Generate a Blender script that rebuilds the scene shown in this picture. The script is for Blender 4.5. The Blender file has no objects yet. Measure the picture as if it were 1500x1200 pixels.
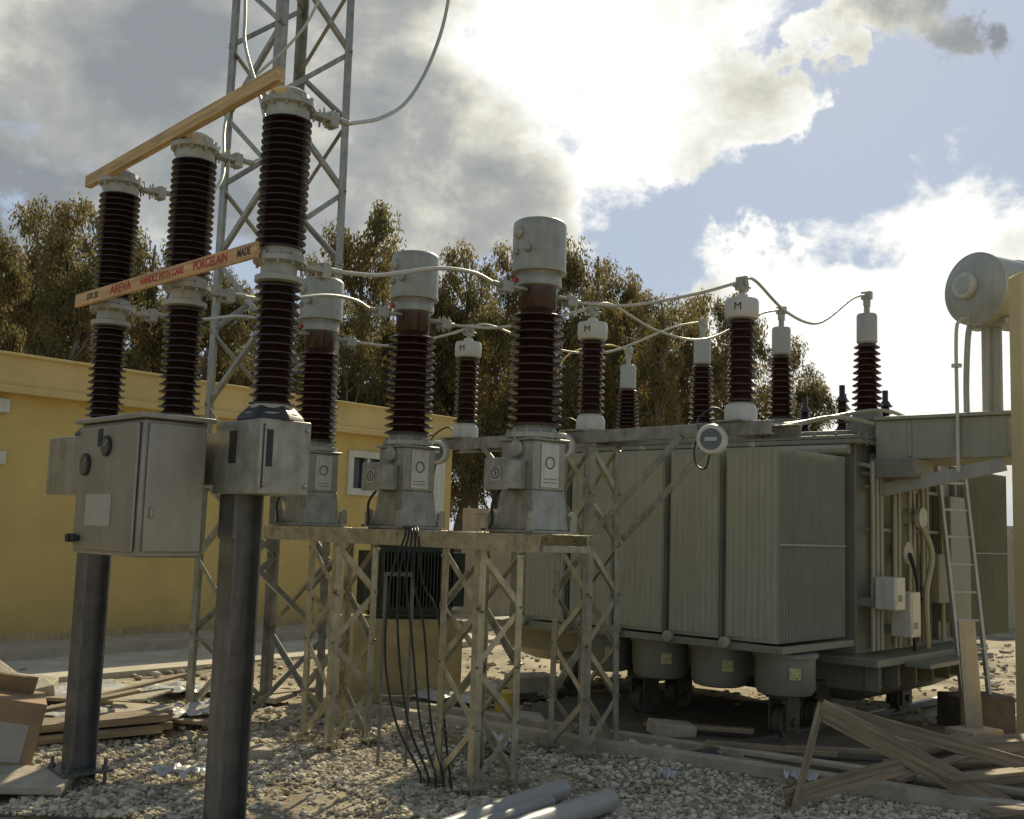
import bpy, math, random
import numpy as np
from mathutils import Vector, Matrix, Quaternion
random.seed(7); rng=np.random.default_rng(7)
scene=bpy.context.scene; COL=scene.collection
scene.view_settings.view_transform='Standard'
try: scene.view_settings.look='None'
except Exception: pass
scene.view_settings.exposure=0; scene.view_settings.gamma=1

# ------------------------------------------------------------ materials
def newmat(name):
    m=bpy.data.materials.new(name); m.use_nodes=True
    nt=m.node_tree; b=nt.nodes['Principled BSDF']; return m,nt,b
def mat(name,col,rough=.6,metal=0.,var=.18,scale=6.,bump=0.,bscale=40.,streak=0.,dirt=None,spec=.5,coat=0.,splash=0.):
    m,nt,b=newmat(name); N=nt.nodes; L=nt.links
    tc=N.new('ShaderNodeTexCoord')
    n1=N.new('ShaderNodeTexNoise'); n1.inputs['Scale'].default_value=scale; n1.inputs['Detail'].default_value=7; n1.inputs['Roughness'].default_value=.62
    L.new(tc.outputs['Object'],n1.inputs['Vector'])
    cr=N.new('ShaderNodeValToRGB'); L.new(n1.outputs['Fac'],cr.inputs['Fac'])
    cr.color_ramp.elements[0].position=.3; cr.color_ramp.elements[1].position=.7
    c=np.array(col)
    lo=c*(1-var); hi=np.minimum(c*(1+var),1)
    if dirt is not None: lo=np.array(dirt)*.35+c*.65*(1-var)
    cr.color_ramp.elements[0].color=(*lo,1); cr.color_ramp.elements[1].color=(*hi,1)
    out=cr.outputs['Color']
    if streak>0:
        mp=N.new('ShaderNodeMapping'); mp.inputs['Scale'].default_value=(14,14,1.2); L.new(tc.outputs['Object'],mp.inputs['Vector'])
        n2=N.new('ShaderNodeTexNoise'); n2.inputs['Scale'].default_value=1.6; n2.inputs['Detail'].default_value=5; L.new(mp.outputs[0],n2.inputs['Vector'])
        mr=N.new('ShaderNodeMapRange'); mr.inputs[1].default_value=.45; mr.inputs[2].default_value=.75; mr.inputs[3].default_value=0; mr.inputs[4].default_value=streak
        L.new(n2.outputs['Fac'],mr.inputs[0])
        mx=N.new('ShaderNodeMix'); mx.data_type='RGBA'; L.new(mr.outputs[0],mx.inputs[0]); L.new(out,mx.inputs[6])
        mx.inputs[7].default_value=(*(c*.45*np.array([1.1,1,.8])),1); out=mx.outputs[2]
    if splash>0:
        sp=N.new('ShaderNodeSeparateXYZ'); L.new(tc.outputs['Object'],sp.inputs[0])
        n4=N.new('ShaderNodeTexNoise'); n4.inputs['Scale'].default_value=3.; n4.inputs['Detail'].default_value=6; L.new(tc.outputs['Object'],n4.inputs['Vector'])
        ma=N.new('ShaderNodeMath'); ma.operation='MULTIPLY_ADD'; L.new(n4.outputs['Fac'],ma.inputs[0]); ma.inputs[1].default_value=-.9; L.new(sp.outputs['Z'],ma.inputs[2])
        mr=N.new('ShaderNodeMapRange'); mr.inputs[1].default_value=-.35; mr.inputs[2].default_value=.35; mr.inputs[3].default_value=splash; mr.inputs[4].default_value=0; L.new(ma.outputs[0],mr.inputs[0])
        mx=N.new('ShaderNodeMix'); mx.data_type='RGBA'; L.new(mr.outputs[0],mx.inputs[0]); L.new(out,mx.inputs[6]); mx.inputs[7].default_value=(*(c*.5+np.array([.08,.07,.05])),1); out=mx.outputs[2]
    L.new(out,b.inputs['Base Color'])
    rr=N.new('ShaderNodeMapRange'); rr.inputs[3].default_value=max(.02,rough-.1); rr.inputs[4].default_value=min(1,rough+.1)
    L.new(n1.outputs['Fac'],rr.inputs[0]); L.new(rr.outputs[0],b.inputs['Roughness'])
    b.inputs['Metallic'].default_value=metal
    b.inputs['Specular IOR Level'].default_value=spec
    b.inputs['Coat Weight'].default_value=coat
    if bump>0:
        n3=N.new('ShaderNodeTexNoise'); n3.inputs['Scale'].default_value=bscale; n3.inputs['Detail'].default_value=6; L.new(tc.outputs['Object'],n3.inputs['Vector'])
        bp=N.new('ShaderNodeBump'); bp.inputs['Strength'].default_value=bump; bp.inputs['Distance'].default_value=.03
        L.new(n3.outputs['Fac'],bp.inputs['Height']); L.new(bp.outputs[0],b.inputs['Normal'])
    return m
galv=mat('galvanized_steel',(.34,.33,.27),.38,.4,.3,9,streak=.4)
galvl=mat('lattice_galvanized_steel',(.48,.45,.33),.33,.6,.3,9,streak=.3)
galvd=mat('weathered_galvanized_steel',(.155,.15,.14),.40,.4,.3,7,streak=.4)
alu=mat('cast_aluminium',(.38,.37,.30),.45,.35,.25,5,bump=.15,streak=.35)
plate=mat('brushed_name_plate',(.5,.49,.42),.28,.5,.15,6,streak=.3)
greyink=mat('grey_print_ink',(.10,.10,.09),.6,0,.1,20)
cab=mat('painted_cabinet_grey',(.33,.305,.255),.36,.4,.12,4,streak=.25)
brown=mat('brown_glazed_porcelain',(.046,.019,.011),.24,0,.3,12,coat=.15,spec=.45)
brown2=mat('dark_brown_glazed_porcelain',(.034,.016,.011),.22,0,.3,12,coat=.15,spec=.45)
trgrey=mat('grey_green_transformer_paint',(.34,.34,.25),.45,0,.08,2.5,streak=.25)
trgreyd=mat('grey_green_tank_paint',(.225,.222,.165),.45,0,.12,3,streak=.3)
under=mat('dusty_shaded_underframe_paint',(.10,.09,.065),.6,0,.3,6,streak=.4)  # dusty tank paint, darkened so its colour carries the shade beneath the transformer
trlight=mat('pale_grey_paint',(.42,.415,.35),.42,0,.1,3,streak=.3)
white=mat('white_enamel',(.60,.58,.48),.4,0,.1,8,streak=.3)
black=mat('black_rubber',(.02,.02,.02),.5,0,.2,10)
darkm=mat('dark_steel',(.05,.048,.045),.5,.3,.3,10)
glass=mat('gauge_glass',(.45,.45,.38),.15,0,.1,10)
dial=mat('dark_gauge_dial',(.09,.09,.08),.12,0,.3,10)
paper=mat('printed_label_white',(.42,.40,.34),.45,0,.08,30)
red=mat('red_print_ink',(.42,.015,.008),.6,0,.1,20)
blackink=mat('black_print_ink',(.03,.03,.03),.6,0,.1,20)
redcap=mat('red_plastic',(.5,.03,.02),.4,0,.1,20)
yellowp=mat('yellow_plastic',(.65,.45,.06),.5,0,.15,10)
cable_m=mat('aluminium_stranded_cable',(.50,.48,.38),.4,.4,.15,30)
pvc=mat('grey_pvc',(.36,.35,.31),.38,0,.08,5,streak=.2)
conc=mat('concrete',(.42,.37,.27),.9,0,.22,5,bump=.4,bscale=30)
concd=mat('shaded_stained_concrete',(.13,.11,.075),.9,0,.35,4,bump=.5,bscale=25)  # mottled concrete; shade under the transformer is put into this darker colour
ochre=mat('ochre_masonry',(.62,.455,.155),.9,0,.12,1.0,bump=.25,bscale=60,splash=.5)
cardb=mat('cardboard',(.36,.24,.13),.8,0,.15,8)
sheet=mat('translucent_plastic_sheet',(.5,.49,.44),.35,0,.2,8,bump=.5,bscale=12)
dgreen=mat('dark_green_transformer_paint',(.045,.055,.035),.4,0,.2,6,streak=.2)
wglass=mat('dark_window_glass',(.03,.035,.04),.12,0,.1,3)
bark=mat('eucalyptus_bark',(.22,.17,.11),.85,0,.35,3,bump=.3,bscale=20)
def woodmat(name,col):
    m,nt,b=newmat(name); N=nt.nodes; L=nt.links
    tc=N.new('ShaderNodeTexCoord'); mp=N.new('ShaderNodeMapping'); mp.inputs['Scale'].default_value=(1.5,28,28)
    L.new(tc.outputs['Object'],mp.inputs[0]); n=N.new('ShaderNodeTexNoise'); n.inputs['Scale'].default_value=1.5; n.inputs['Detail'].default_value=7
    L.new(mp.outputs[0],n.inputs['Vector']); cr=N.new('ShaderNodeValToRGB'); L.new(n.outputs['Fac'],cr.inputs[0])
    c=np.array(col); cr.color_ramp.elements[0].position=.3; cr.color_ramp.elements[0].color=(*(c*.6),1)
    cr.color_ramp.elements[1].position=.65; cr.color_ramp.elements[1].color=(*np.minimum(c*1.2,1),1)
    n2=N.new('ShaderNodeTexNoise'); n2.inputs['Scale'].default_value=4; n2.inputs['Detail'].default_value=4; L.new(tc.outputs['Object'],n2.inputs['Vector'])
    mx=N.new('ShaderNodeMix'); mx.data_type='RGBA'; mx.blend_type='MULTIPLY'; mx.inputs[0].default_value=.45
    L.new(cr.outputs[0],mx.inputs[6]); L.new(n2.outputs['Fac'],mx.inputs[7])
    L.new(mx.outputs[2],b.inputs['Base Color']); b.inputs['Roughness'].default_value=.8
    bp=N.new('ShaderNodeBump'); bp.inputs['Strength'].default_value=.3; bp.inputs['Distance'].default_value=.01; L.new(n.outputs['Fac'],bp.inputs['Height']); L.new(bp.outputs[0],b.inputs['Normal'])
    return m
wood=woodmat('sawn_pine',(.72,.50,.24)); woodg=woodmat('weathered_timber',(.38,.29,.175))

# ------------------------------------------------------------ mesh builder
class M:
    def __init__(s): s.v=[]; s.f=[]; s.mi=[]
    def add(s,vs,fs,mi=0):
        o=len(s.v); s.v.extend([tuple(p) for p in vs]); s.f.extend([tuple(i+o for i in f) for f in fs]); s.mi.extend([mi]*len(fs)); return s
    def box(s,c,d,R=None,mi=0):
        hx,hy,hz=d[0]/2,d[1]/2,d[2]/2
        vs=[Vector((x,y,z)) for z in(-hz,hz) for y in(-hy,hy) for x in(-hx,hx)]
        if R is not None: vs=[R@p for p in vs]
        vs=[p+Vector(c) for p in vs]
        return s.add(vs,[(0,2,3,1),(4,5,7,6),(0,1,5,4),(2,6,7,3),(0,4,6,2),(1,3,7,5)],mi)
    def bx(s,x0,x1,y0,y1,z0,z1,mi=0): return s.box(((x0+x1)/2,(y0+y1)/2,(z0+z1)/2),(x1-x0,y1-y0,z1-z0),mi=mi)
    def bar(s,p0,p1,w,h,up=(0,0,1),mi=0,off=(0,0)):
        p0=Vector(p0);p1=Vector(p1);d=p1-p0;l=d.length;x=d/l;u=Vector(up)
        y=u.cross(x)
        if y.length<1e-4: y=Vector((0,1,0)).cross(x)
        y.normalize(); z=x.cross(y); R=Matrix((x,y,z)).transposed()
        return s.box((p0+p1)/2+y*off[0]+z*off[1],(l,w,h),R,mi)
    def cyl(s,p0,p1,r0,r1=None,n=20,mi=0):
        r1=r0 if r1 is None else r1
        p0=Vector(p0);p1=Vector(p1);q=(p1-p0).to_track_quat('Z','Y'); vs=[]
        for p,r in((p0,r0),(p1,r1)):
            for i in range(n):
                a=2*math.pi*i/n; vs.append(p+q@Vector((r*math.cos(a),r*math.sin(a),0)))
        fs=[(i,(i+1)%n,n+(i+1)%n,n+i) for i in range(n)]+[tuple(range(n-1,-1,-1)),tuple(range(n,2*n))]
        return s.add(vs,fs,mi)
    def pipe(s,p0,p1,r,ri,n=28,mi=0):
        p0=Vector(p0);p1=Vector(p1);q=(p1-p0).to_track_quat('Z','Y'); vs=[]
        for p,rr in((p0,r),(p1,r),(p1,ri),(p0,ri)):
            for i in range(n):
                a=2*math.pi*i/n; vs.append(p+q@Vector((rr*math.cos(a),rr*math.sin(a),0)))
        fs=[]
        for k in range(4):
            k2=(k+1)%4
            fs+=[(k*n+i,k*n+(i+1)%n,k2*n+(i+1)%n,k2*n+i) for i in range(n)]
        return s.add(vs,fs,mi)
    def lathe(s,prof,c=(0,0,0),n=28,mi=0,axis=None):
        vs=[];c=Vector(c);q=Quaternion() if axis is None else Vector(axis).to_track_quat('Z','Y')
        for r,z in prof:
            for i in range(n):
                a=2*math.pi*i/n; vs.append(c+q@Vector((r*math.cos(a),r*math.sin(a),z)))
        m=len(prof); fs=[]
        for k in range(m-1):
            fs+=[(k*n+i,k*n+(i+1)%n,(k+1)*n+(i+1)%n,(k+1)*n+i) for i in range(n)]
        fs+=[tuple(range(n-1,-1,-1)),tuple(range((m-1)*n,m*n))]
        return s.add(vs,fs,mi)
    def tube(s,pts,r,n=8,mi=0,r1=None):
        pts=[Vector(p) for p in pts]; vs=[];up=Vector((.13,.21,.97)); m=len(pts)
        for k,p in enumerate(pts):
            d=(pts[min(k+1,m-1)]-pts[max(k-1,0)]).normalized()
            x=d.cross(up)
            if x.length<1e-3: x=d.cross(Vector((1,0,0)))
            x.normalize(); y=x.cross(d); up=y
            rr=r if r1 is None else r+(r1-r)*k/(m-1)
            for i in range(n):
                a=2*math.pi*i/n; vs.append(p+x*rr*math.cos(a)+y*rr*math.sin(a))
        fs=[]
        for k in range(m-1): fs+=[(k*n+i,k*n+(i+1)%n,(k+1)*n+(i+1)%n,(k+1)*n+i) for i in range(n)]
        fs+=[tuple(range(n-1,-1,-1)),tuple(range((m-1)*n,m*n))]
        return s.add(vs,fs,mi)
    def angle(s,p0,p1,w,t,da,db,mi=0):
        p0=Vector(p0);p1=Vector(p1);da=Vector(da).normalized();db=Vector(db).normalized()
        sec=[(0,0),(w,0),(w,t),(t,t),(t,w),(0,w)]
        vs=[p+da*a+db*b for p in(p0,p1) for a,b in sec]
        fs=[(i,(i+1)%6,6+(i+1)%6,6+i) for i in range(6)]+[(5,4,3,2,1,0),(6,7,8,9,10,11)]
        return s.add(vs,fs,mi)
    def channel(s,p0,p1,h,fl,t,side,up=(0,0,1),mi=0):
        p0=Vector(p0);p1=Vector(p1);sd=Vector(side).normalized();u=Vector(up)
        sec=[(0,-h/2),(fl,-h/2),(fl,-h/2+t),(t,-h/2+t),(t,h/2-t),(fl,h/2-t),(fl,h/2),(0,h/2)]
        vs=[p+sd*a+u*b for p in(p0,p1) for a,b in sec]
        fs=[(i,(i+1)%8,8+(i+1)%8,8+i) for i in range(8)]+[(7,6,5,4,3,2,1,0),tuple(range(8,16))]
        return s.add(vs,fs,mi)
def spl(P,n=8):
    P=[Vector(p) for p in P]; Q=[P[0]*2-P[1]]+P+[P[-1]*2-P[-2]]; out=[]
    for i in range(1,len(Q)-2):
        a,b,c,d=Q[i-1:i+3]
        for k in range(n):
            t=k/n; out.append(.5*((2*b)+(c-a)*t+(2*a-5*b+4*c-d)*t*t+(3*b-a-3*c+d)*t**3))
    out.append(P[-1]); return out
import bmesh
def mkobj(name,m,mats,parent=None,bevel=0.,label=None,sharp=38,loc=None,rotz=0.):
    me=bpy.data.meshes.new(name); me.from_pydata(m.v,[],m.f)
    if not isinstance(mats,(list,tuple)): mats=[mats]
    for a in mats: me.materials.append(a)
    bm=bmesh.new(); bm.from_mesh(me); bmesh.ops.recalc_face_normals(bm,faces=bm.faces); bm.to_mesh(me); bm.free()
    me.polygons.foreach_set('material_index',m.mi)
    me.polygons.foreach_set('use_smooth',[True]*len(me.polygons))
    me.set_sharp_from_angle(angle=math.radians(sharp)); me.update()
    o=bpy.data.objects.new(name,me); COL.objects.link(o)
    if parent: o.parent=parent
    if bevel>0:
        b=o.modifiers.new('bevel','BEVEL'); b.width=bevel; b.segments=2; b.limit_method='ANGLE'; b.angle_limit=math.radians(50)
    if label: o['label']=label
    if loc is not None: o.location=loc
    o.rotation_euler[2]=rotz
    return o
def thing(name,label,category,loc=(0,0,0),rotz=0.,group=None):
    e=bpy.data.objects.new(name,None); e.empty_display_size=.2; COL.objects.link(e); e.location=loc; e.rotation_euler[2]=rotz
    e['label']=label; e['category']=category
    if group: e['group']=group
    return e
def top(o,label,category,group=None):
    o['label']=label;o['category']=category
    if group:o['group']=group
    return o
def dup(src,loc,rotz=None,label=None,scale=None):
    n=src.copy(); COL.objects.link(n); n.location=loc
    if rotz is not None: n.rotation_euler[2]=rotz
    if scale: n.scale=scale if isinstance(scale,tuple) else (scale,)*3
    if label: n['label']=label
    def rec(a,b):
        for c in [o for o in bpy.data.objects if o.parent==a]:
            d=c.copy(); COL.objects.link(d); d.parent=b; rec(c,d)
    rec(src,n); return n
def frame(x,y,z,o):
    m=Matrix((Vector(x),Vector(y),Vector(z))).transposed().to_4x4(); m.translation=Vector(o); return m
def text(name,s,size,mtl,parent,mtx,ext=.001,bold=0.,sx=1.):
    cu=bpy.data.curves.new('t','FONT'); cu.body=s; cu.size=size; cu.extrude=ext; cu.align_x='CENTER'; cu.align_y='CENTER'; cu.offset=bold
    to=bpy.data.objects.new('t',cu); COL.objects.link(to)
    dg=bpy.context.evaluated_depsgraph_get(); me=bpy.data.meshes.new_from_object(to.evaluated_get(dg))
    bpy.data.objects.remove(to); me.transform(mtx@Matrix.Diagonal((sx,1,1,1))); me.materials.clear(); me.materials.append(mtl)
    o=bpy.data.objects.new(name,me); COL.objects.link(o); o.parent=parent; return o
def sheds(z0,z1,rc,rs,n,rc1=None,rs1=None,alt=1.):
    rc1=rc1 or rc; rs1=rs1 or rs; P=[(rc,z0)]; p=(z1-z0)/n
    for i in range(n):
        k=(i+.5)/n; c=rc+(rc1-rc)*k; s=(rs+(rs1-rs)*k)*(alt if i%2 else 1); z=z0+i*p
        P+=[(c,z+.12*p),(s-.012,z+.22*p),(s,z+.28*p),(s,z+.40*p),(s-.014,z+.52*p),(c+.008,z+.86*p)]
    P.append((rc1,z1)); return P

# ------------------------------------------------------------ camera
th=math.radians(6.3); ro=.032
R0=Vector((1,0,0)); F=Vector((0,math.cos(th),math.sin(th))); U0=Vector((0,-math.sin(th),math.cos(th)))
Rv=R0*math.cos(ro)+U0*math.sin(ro); Uv=-R0*math.sin(ro)+U0*math.cos(ro)
cam=bpy.data.cameras.new('camera'); co=bpy.data.objects.new('camera',cam); COL.objects.link(co)
co.matrix_world=frame(Rv,Uv,-F,(0,0,1.8)); cam.lens=38.4; cam.sensor_width=36; cam.clip_end=3000; cam.clip_start=.05
scene.camera=co

# ------------------------------------------------------------ sun and sky
el=math.radians(34); az=math.radians(16)
sv=Vector((math.sin(az)*math.cos(el),math.cos(az)*math.cos(el),math.sin(el)))
sl=bpy.data.lights.new('sun','SUN'); sl.energy=5.0; sl.angle=math.radians(.6); sl.color=(1,.88,.62)
so=bpy.data.objects.new('sun',sl); COL.objects.link(so); so.rotation_mode='QUATERNION'; so.rotation_quaternion=sv.to_track_quat('Z','Y'); so.location=sv*50
w=bpy.data.worlds.new('World'); scene.world=w; w.use_nodes=True; nt=w.node_tree; N=nt.nodes; L=nt.links
bg=N['Background']; bg.inputs['Strength'].default_value=.1
sky=N.new('ShaderNodeTexSky'); sky.sky_type='NISHITA'; sky.sun_disc=False; sky.sun_elevation=el; sky.sun_rotation=az; sky.air_density=1.; sky.dust_density=.6; sky.ozone_density=1.2
tc=N.new('ShaderNodeTexCoord'); D=tc.outputs['Generated']
def math_(op,a,b=None,clamp=False):
    n=N.new('ShaderNodeMath'); n.operation=op; n.use_clamp=clamp
    for i,x in enumerate((a,b)):
        if x is None: continue
        if isinstance(x,(int,float)): n.inputs[i].default_value=x
        else: L.new(x,n.inputs[i])
    return n.outputs[0]
tn=N.new('ShaderNodeTexNoise'); tn.inputs['Scale'].default_value=7.; tn.inputs['Detail'].default_value=7; tn.inputs['Roughness'].default_value=.6; L.new(D,tn.inputs['Vector'])
ts=N.new('ShaderNodeVectorMath'); ts.operation='SUBTRACT'; L.new(tn.outputs['Color'],ts.inputs[0]); ts.inputs[1].default_value=(.5,.5,.5)
tm_=N.new('ShaderNodeVectorMath'); tm_.operation='MULTIPLY'; L.new(ts.outputs[0],tm_.inputs[0]); tm_.inputs[1].default_value=(.30,.30,.20)
ta=N.new('ShaderNodeVectorMath'); ta.operation='ADD'; L.new(D,ta.inputs[0]); L.new(tm_.outputs[0],ta.inputs[1]); DW=ta.outputs[0]
def blob(t,s,r,inner=0.,src=None):
    d=Vector((t,1,s)).normalized(); v=N.new('ShaderNodeVectorMath'); v.operation='DISTANCE'; L.new(src or D,v.inputs[0]); v.inputs[1].default_value=d
    m=N.new('ShaderNodeMapRange'); m.interpolation_type='SMOOTHSTEP'; m.inputs[1].default_value=inner; m.inputs[2].default_value=r; m.inputs[3].default_value=1; m.inputs[4].default_value=0
    L.new(v.outputs['Value'],m.inputs[0]); return m.outputs[0]
def noise(scale,detail,rough,zs=1.6,off=(0,0,0),dist=0.):
    mp=N.new('ShaderNodeMapping'); mp.inputs['Scale'].default_value=(1,1,zs); mp.inputs['Location'].default_value=off; L.new(D,mp.inputs[0])
    n=N.new('ShaderNodeTexNoise'); n.inputs['Scale'].default_value=scale; n.inputs['Detail'].default_value=detail; n.inputs['Roughness'].default_value=rough; n.inputs['Distortion'].default_value=dist
    L.new(mp.outputs[0],n.inputs['Vector']); return n.outputs['Fac']
blobs=[(-.108,.435,.24),(.07,.46,.16),(.150,.42,.10),(-.28,.44,.23),(-.06,.33,.14),(.215,.415,.05),(.31,.165,.15),(.20,.15,.09),(.43,.18,.15),(.265,.255,.05),(.36,.50,.06),(.27,.48,.04),(-.47,.29,.08),(-.18,.34,.12),(.5,.24,.08),(-.44,.47,.09)]
acc=None
for b_ in blobs:
    o_=blob(b_[0],b_[1],b_[2]*1.2,b_[2]*.35,DW); acc=o_ if acc is None else math_('MAXIMUM',acc,o_)
far=N.new('ShaderNodeMapRange'); v=N.new('ShaderNodeVectorMath'); v.operation='DISTANCE'; L.new(D,v.inputs[0]); v.inputs[1].default_value=Vector((0,1,.15)).normalized()
L.new(v.outputs['Value'],far.inputs[0]); far.inputs[1].default_value=.62; far.inputs[2].default_value=1.; far.inputs[3].default_value=0; far.inputs[4].default_value=.36
acc=math_('MAXIMUM',acc,far.outputs[0])
n1=noise(8.,11,.62,1.5,(3.1,1.7,.4),.1)
dens=math_('ADD',math_('MULTIPLY',acc,.75),math_('MULTIPLY',math_('SUBTRACT',n1,.5),2.1))
al=N.new('ShaderNodeMapRange'); al.interpolation_type='SMOOTHSTEP'; al.inputs[1].default_value=.22; al.inputs[2].default_value=.54; L.new(dens,al.inputs[0])
n2=noise(6.5,8,.56,1.5,(9.1,3.3,2.4),.2)
glow=math_('MAXIMUM',blob(.10,.46,.34,.02,DW),math_('MULTIPLY',blob(.31,.20,.34,.08),1.0))
f=math_('ADD',math_('MULTIPLY',glow,.92),math_('MULTIPLY',math_('SUBTRACT',n2,.48),2.4))
thick=N.new('ShaderNodeMapRange'); thick.inputs[1].default_value=.35; thick.inputs[2].default_value=1.0; thick.inputs[3].default_value=.25; thick.inputs[4].default_value=0.; L.new(dens,thick.inputs[0])
f=math_('ADD',f,thick.outputs[0],True)
cr=N.new('ShaderNodeValToRGB'); L.new(f,cr.inputs[0]); e=cr.color_ramp.elements
e[0].position=0; e[0].color=(.27,.295,.315,1); e[1].position=1; e[1].color=(1.,1.,.95,1)
x=cr.color_ramp.elements.new(.35); x.color=(.41,.42,.405,1)
x=cr.color_ramp.elements.new(.68); x.color=(.70,.69,.60,1)
cm=N.new('ShaderNodeVectorMath'); cm.operation='SCALE'; L.new(cr.outputs[0],cm.inputs[0])
dm=N.new('ShaderNodeMapRange'); L.new(far.outputs[0],dm.inputs[0]); dm.inputs[1].default_value=0; dm.inputs[2].default_value=.36; dm.inputs[3].default_value=10.6; dm.inputs[4].default_value=7.4
L.new(dm.outputs[0],cm.inputs['Scale'])
hf=N.new('ShaderNodeMapRange'); L.new(far.outputs[0],hf.inputs[0]); hf.inputs[1].default_value=0; hf.inputs[2].default_value=.36; hf.inputs[3].default_value=.84; hf.inputs[4].default_value=.3
hz=N.new('ShaderNodeMix'); hz.data_type='RGBA'; L.new(hf.outputs[0],hz.inputs[0]); L.new(sky.outputs[0],hz.inputs[6]); hz.inputs[7].default_value=(4.3,5.0,6.2,1)
mx=N.new('ShaderNodeMix'); mx.data_type='RGBA'; L.new(al.outputs[0],mx.inputs[0]); L.new(hz.outputs[2],mx.inputs[6]); L.new(cm.outputs[0],mx.inputs[7])
L.new(mx.outputs[2],bg.inputs['Color'])

# ------------------------------------------------------------ ground
m_,nt2,b=newmat('sandy_rubble_ground'); N2=nt2.nodes; L2=nt2.links
tcg=N2.new('ShaderNodeTexCoord')
def nz(sc,de,ro_=.6):
    n=N2.new('ShaderNodeTexNoise'); n.inputs['Scale'].default_value=sc; n.inputs['Detail'].default_value=de; n.inputs['Roughness'].default_value=ro_; L2.new(tcg.outputs['Object'],n.inputs['Vector']); return n.outputs['Fac']
a1=nz(.9,8); a2=nz(26,6,.7)
crg=N2.new('ShaderNodeValToRGB'); L2.new(a1,crg.inputs[0]); crg.color_ramp.elements[0].position=.38; crg.color_ramp.elements[0].color=(.24,.19,.11,1); crg.color_ramp.elements[1].position=.6; crg.color_ramp.elements[1].color=(.58,.50,.34,1)
crh=N2.new('ShaderNodeValToRGB'); L2.new(a2,crh.inputs[0]); crh.color_ramp.elements[0].position=.35; crh.color_ramp.elements[0].color=(.5,.5,.5,1); crh.color_ramp.elements[1].position=.6; crh.color_ramp.elements[1].color=(1,1,1,1)
mg=N2.new('ShaderNodeMix'); mg.data_type='RGBA'; mg.blend_type='MULTIPLY'; mg.inputs[0].default_value=1; L2.new(crg.outputs[0],mg.inputs[6]); L2.new(crh.outputs[0],mg.inputs[7]); L2.new(mg.outputs[2],b.inputs['Base Color'])
b.inputs['Roughness'].default_value=.95
bp=N2.new('ShaderNodeBump'); bp.inputs['Strength'].default_value=.6; bp.inputs['Distance'].default_value=.03; L2.new(a2,bp.inputs['Height']); L2.new(bp.outputs[0],b.inputs['Normal'])
def gz(x,y): return .035*math.sin(x*1.7+y*.9)*math.sin(y*1.3-x*.6)
g=M()
nx=ny=90; xs=np.concatenate([[-900,-200,-60],np.linspace(-16,16,nx),[60,200,900]]); ys=np.concatenate([[-300,-40],np.linspace(2,34,ny),[80,300,1500]])
for yv in ys:
    for xv in xs:
        inn=(abs(xv)<=16 and 2<=yv<=34); z=(gz(xv,yv)+random.uniform(-.012,.012)) if inn else 0
        g.v.append((xv,yv,z-.02))
W_=len(xs)
for j in range(len(ys)-1):
    for i in range(W_-1): g.f.append((j*W_+i,j*W_+i+1,(j+1)*W_+i+1,(j+1)*W_+i)); g.mi.append(0)
go=mkobj('ground',g,m_,sharp=180); go['kind']='structure'

phi=(1+5**.5)/2
IV=np.array([(-1,phi,0),(1,phi,0),(-1,-phi,0),(1,-phi,0),(0,-1,phi),(0,1,phi),(0,-1,-phi),(0,1,-phi),(phi,0,-1),(phi,0,1),(-phi,0,-1),(-phi,0,1)])/1.9
IF=[(0,11,5),(0,5,1),(0,1,7),(0,7,10),(0,10,11),(1,5,9),(5,11,4),(11,10,2),(10,7,6),(7,1,8),(3,9,4),(3,4,2),(3,2,6),(3,6,8),(3,8,9),(4,9,5),(2,4,11),(6,2,10),(8,6,7),(9,8,1)]
def stonemat(name,c0,c1):
    m,nt,b=newmat(name); N=nt.nodes;L=nt.links
    ge=N.new('ShaderNodeNewGeometry'); cr=N.new('ShaderNodeValToRGB'); L.new(ge.outputs['Random Per Island'],cr.inputs[0])
    cr.color_ramp.elements[0].color=(*c0,1); cr.color_ramp.elements[1].color=(*c1,1); L.new(cr.outputs[0],b.inputs['Base Color']); b.inputs['Roughness'].default_value=.9; return m
def scatter(name,n,fn,smin,smax,mtl,flat=.7):
    allv=[];allf=[]
    for i in range(n):
        x,y=fn(); s=rng.uniform(smin,smax)*rng.choice([.6,.8,1,1.7])
        V=IV*rng.uniform(.65,1.25,(12,1))*s*np.array([rng.uniform(.8,1.4),rng.uniform(.7,1.1),flat])
        a=rng.uniform(0,6.28); c,sn=math.cos(a),math.sin(a); V=V@np.array([[c,sn,0],[-sn,c,0],[0,0,1]])
        V=V+np.array([x,y,max(gz(x,y)-.02,-.02)+s*.3]); allv.append(V); allf.append(np.array(IF)+12*i)
    V=np.concatenate(allv); Fc=np.concatenate(allf)
    me=bpy.data.meshes.new(name); me.from_pydata(V.tolist(),[],Fc.tolist()); me.materials.append(mtl)
    o=bpy.data.objects.new(name,me); COL.objects.link(o); return o
def near():
    while True:
        y=6.9+abs(rng.normal(0,2.0)); x=rng.uniform(-.52,.52)*y
        k=math.sin(x*2.1+1)*math.sin(y*1.7+x)
        if y<11.5 and not(x<-3.1 and y<7.6) and not (x>1.2 and y>9.3-(x-1.5)*.55 and y>8.2) and (k<.55 or rng.random()<.25): return x,y
o=scatter('gravel',30000,near,.008,.019,stonemat('crushed_limestone',(.24,.20,.13),(.70,.63,.47)))
o['kind']='stuff'; o['label']='pale crushed limestone gravel between the equipment bases'; o['category']='gravel'
def mid():
    y=rng.uniform(9,20); return rng.uniform(-.5,.5)*y,y
o=scatter('rubble',3200,mid,.012,.045,stonemat('broken_stone',(.22,.18,.11),(.62,.54,.4)),.5)
o['kind']='stuff'; o['label']='scattered broken stone and rubble on the sandy ground'; o['category']='rubble'

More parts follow.
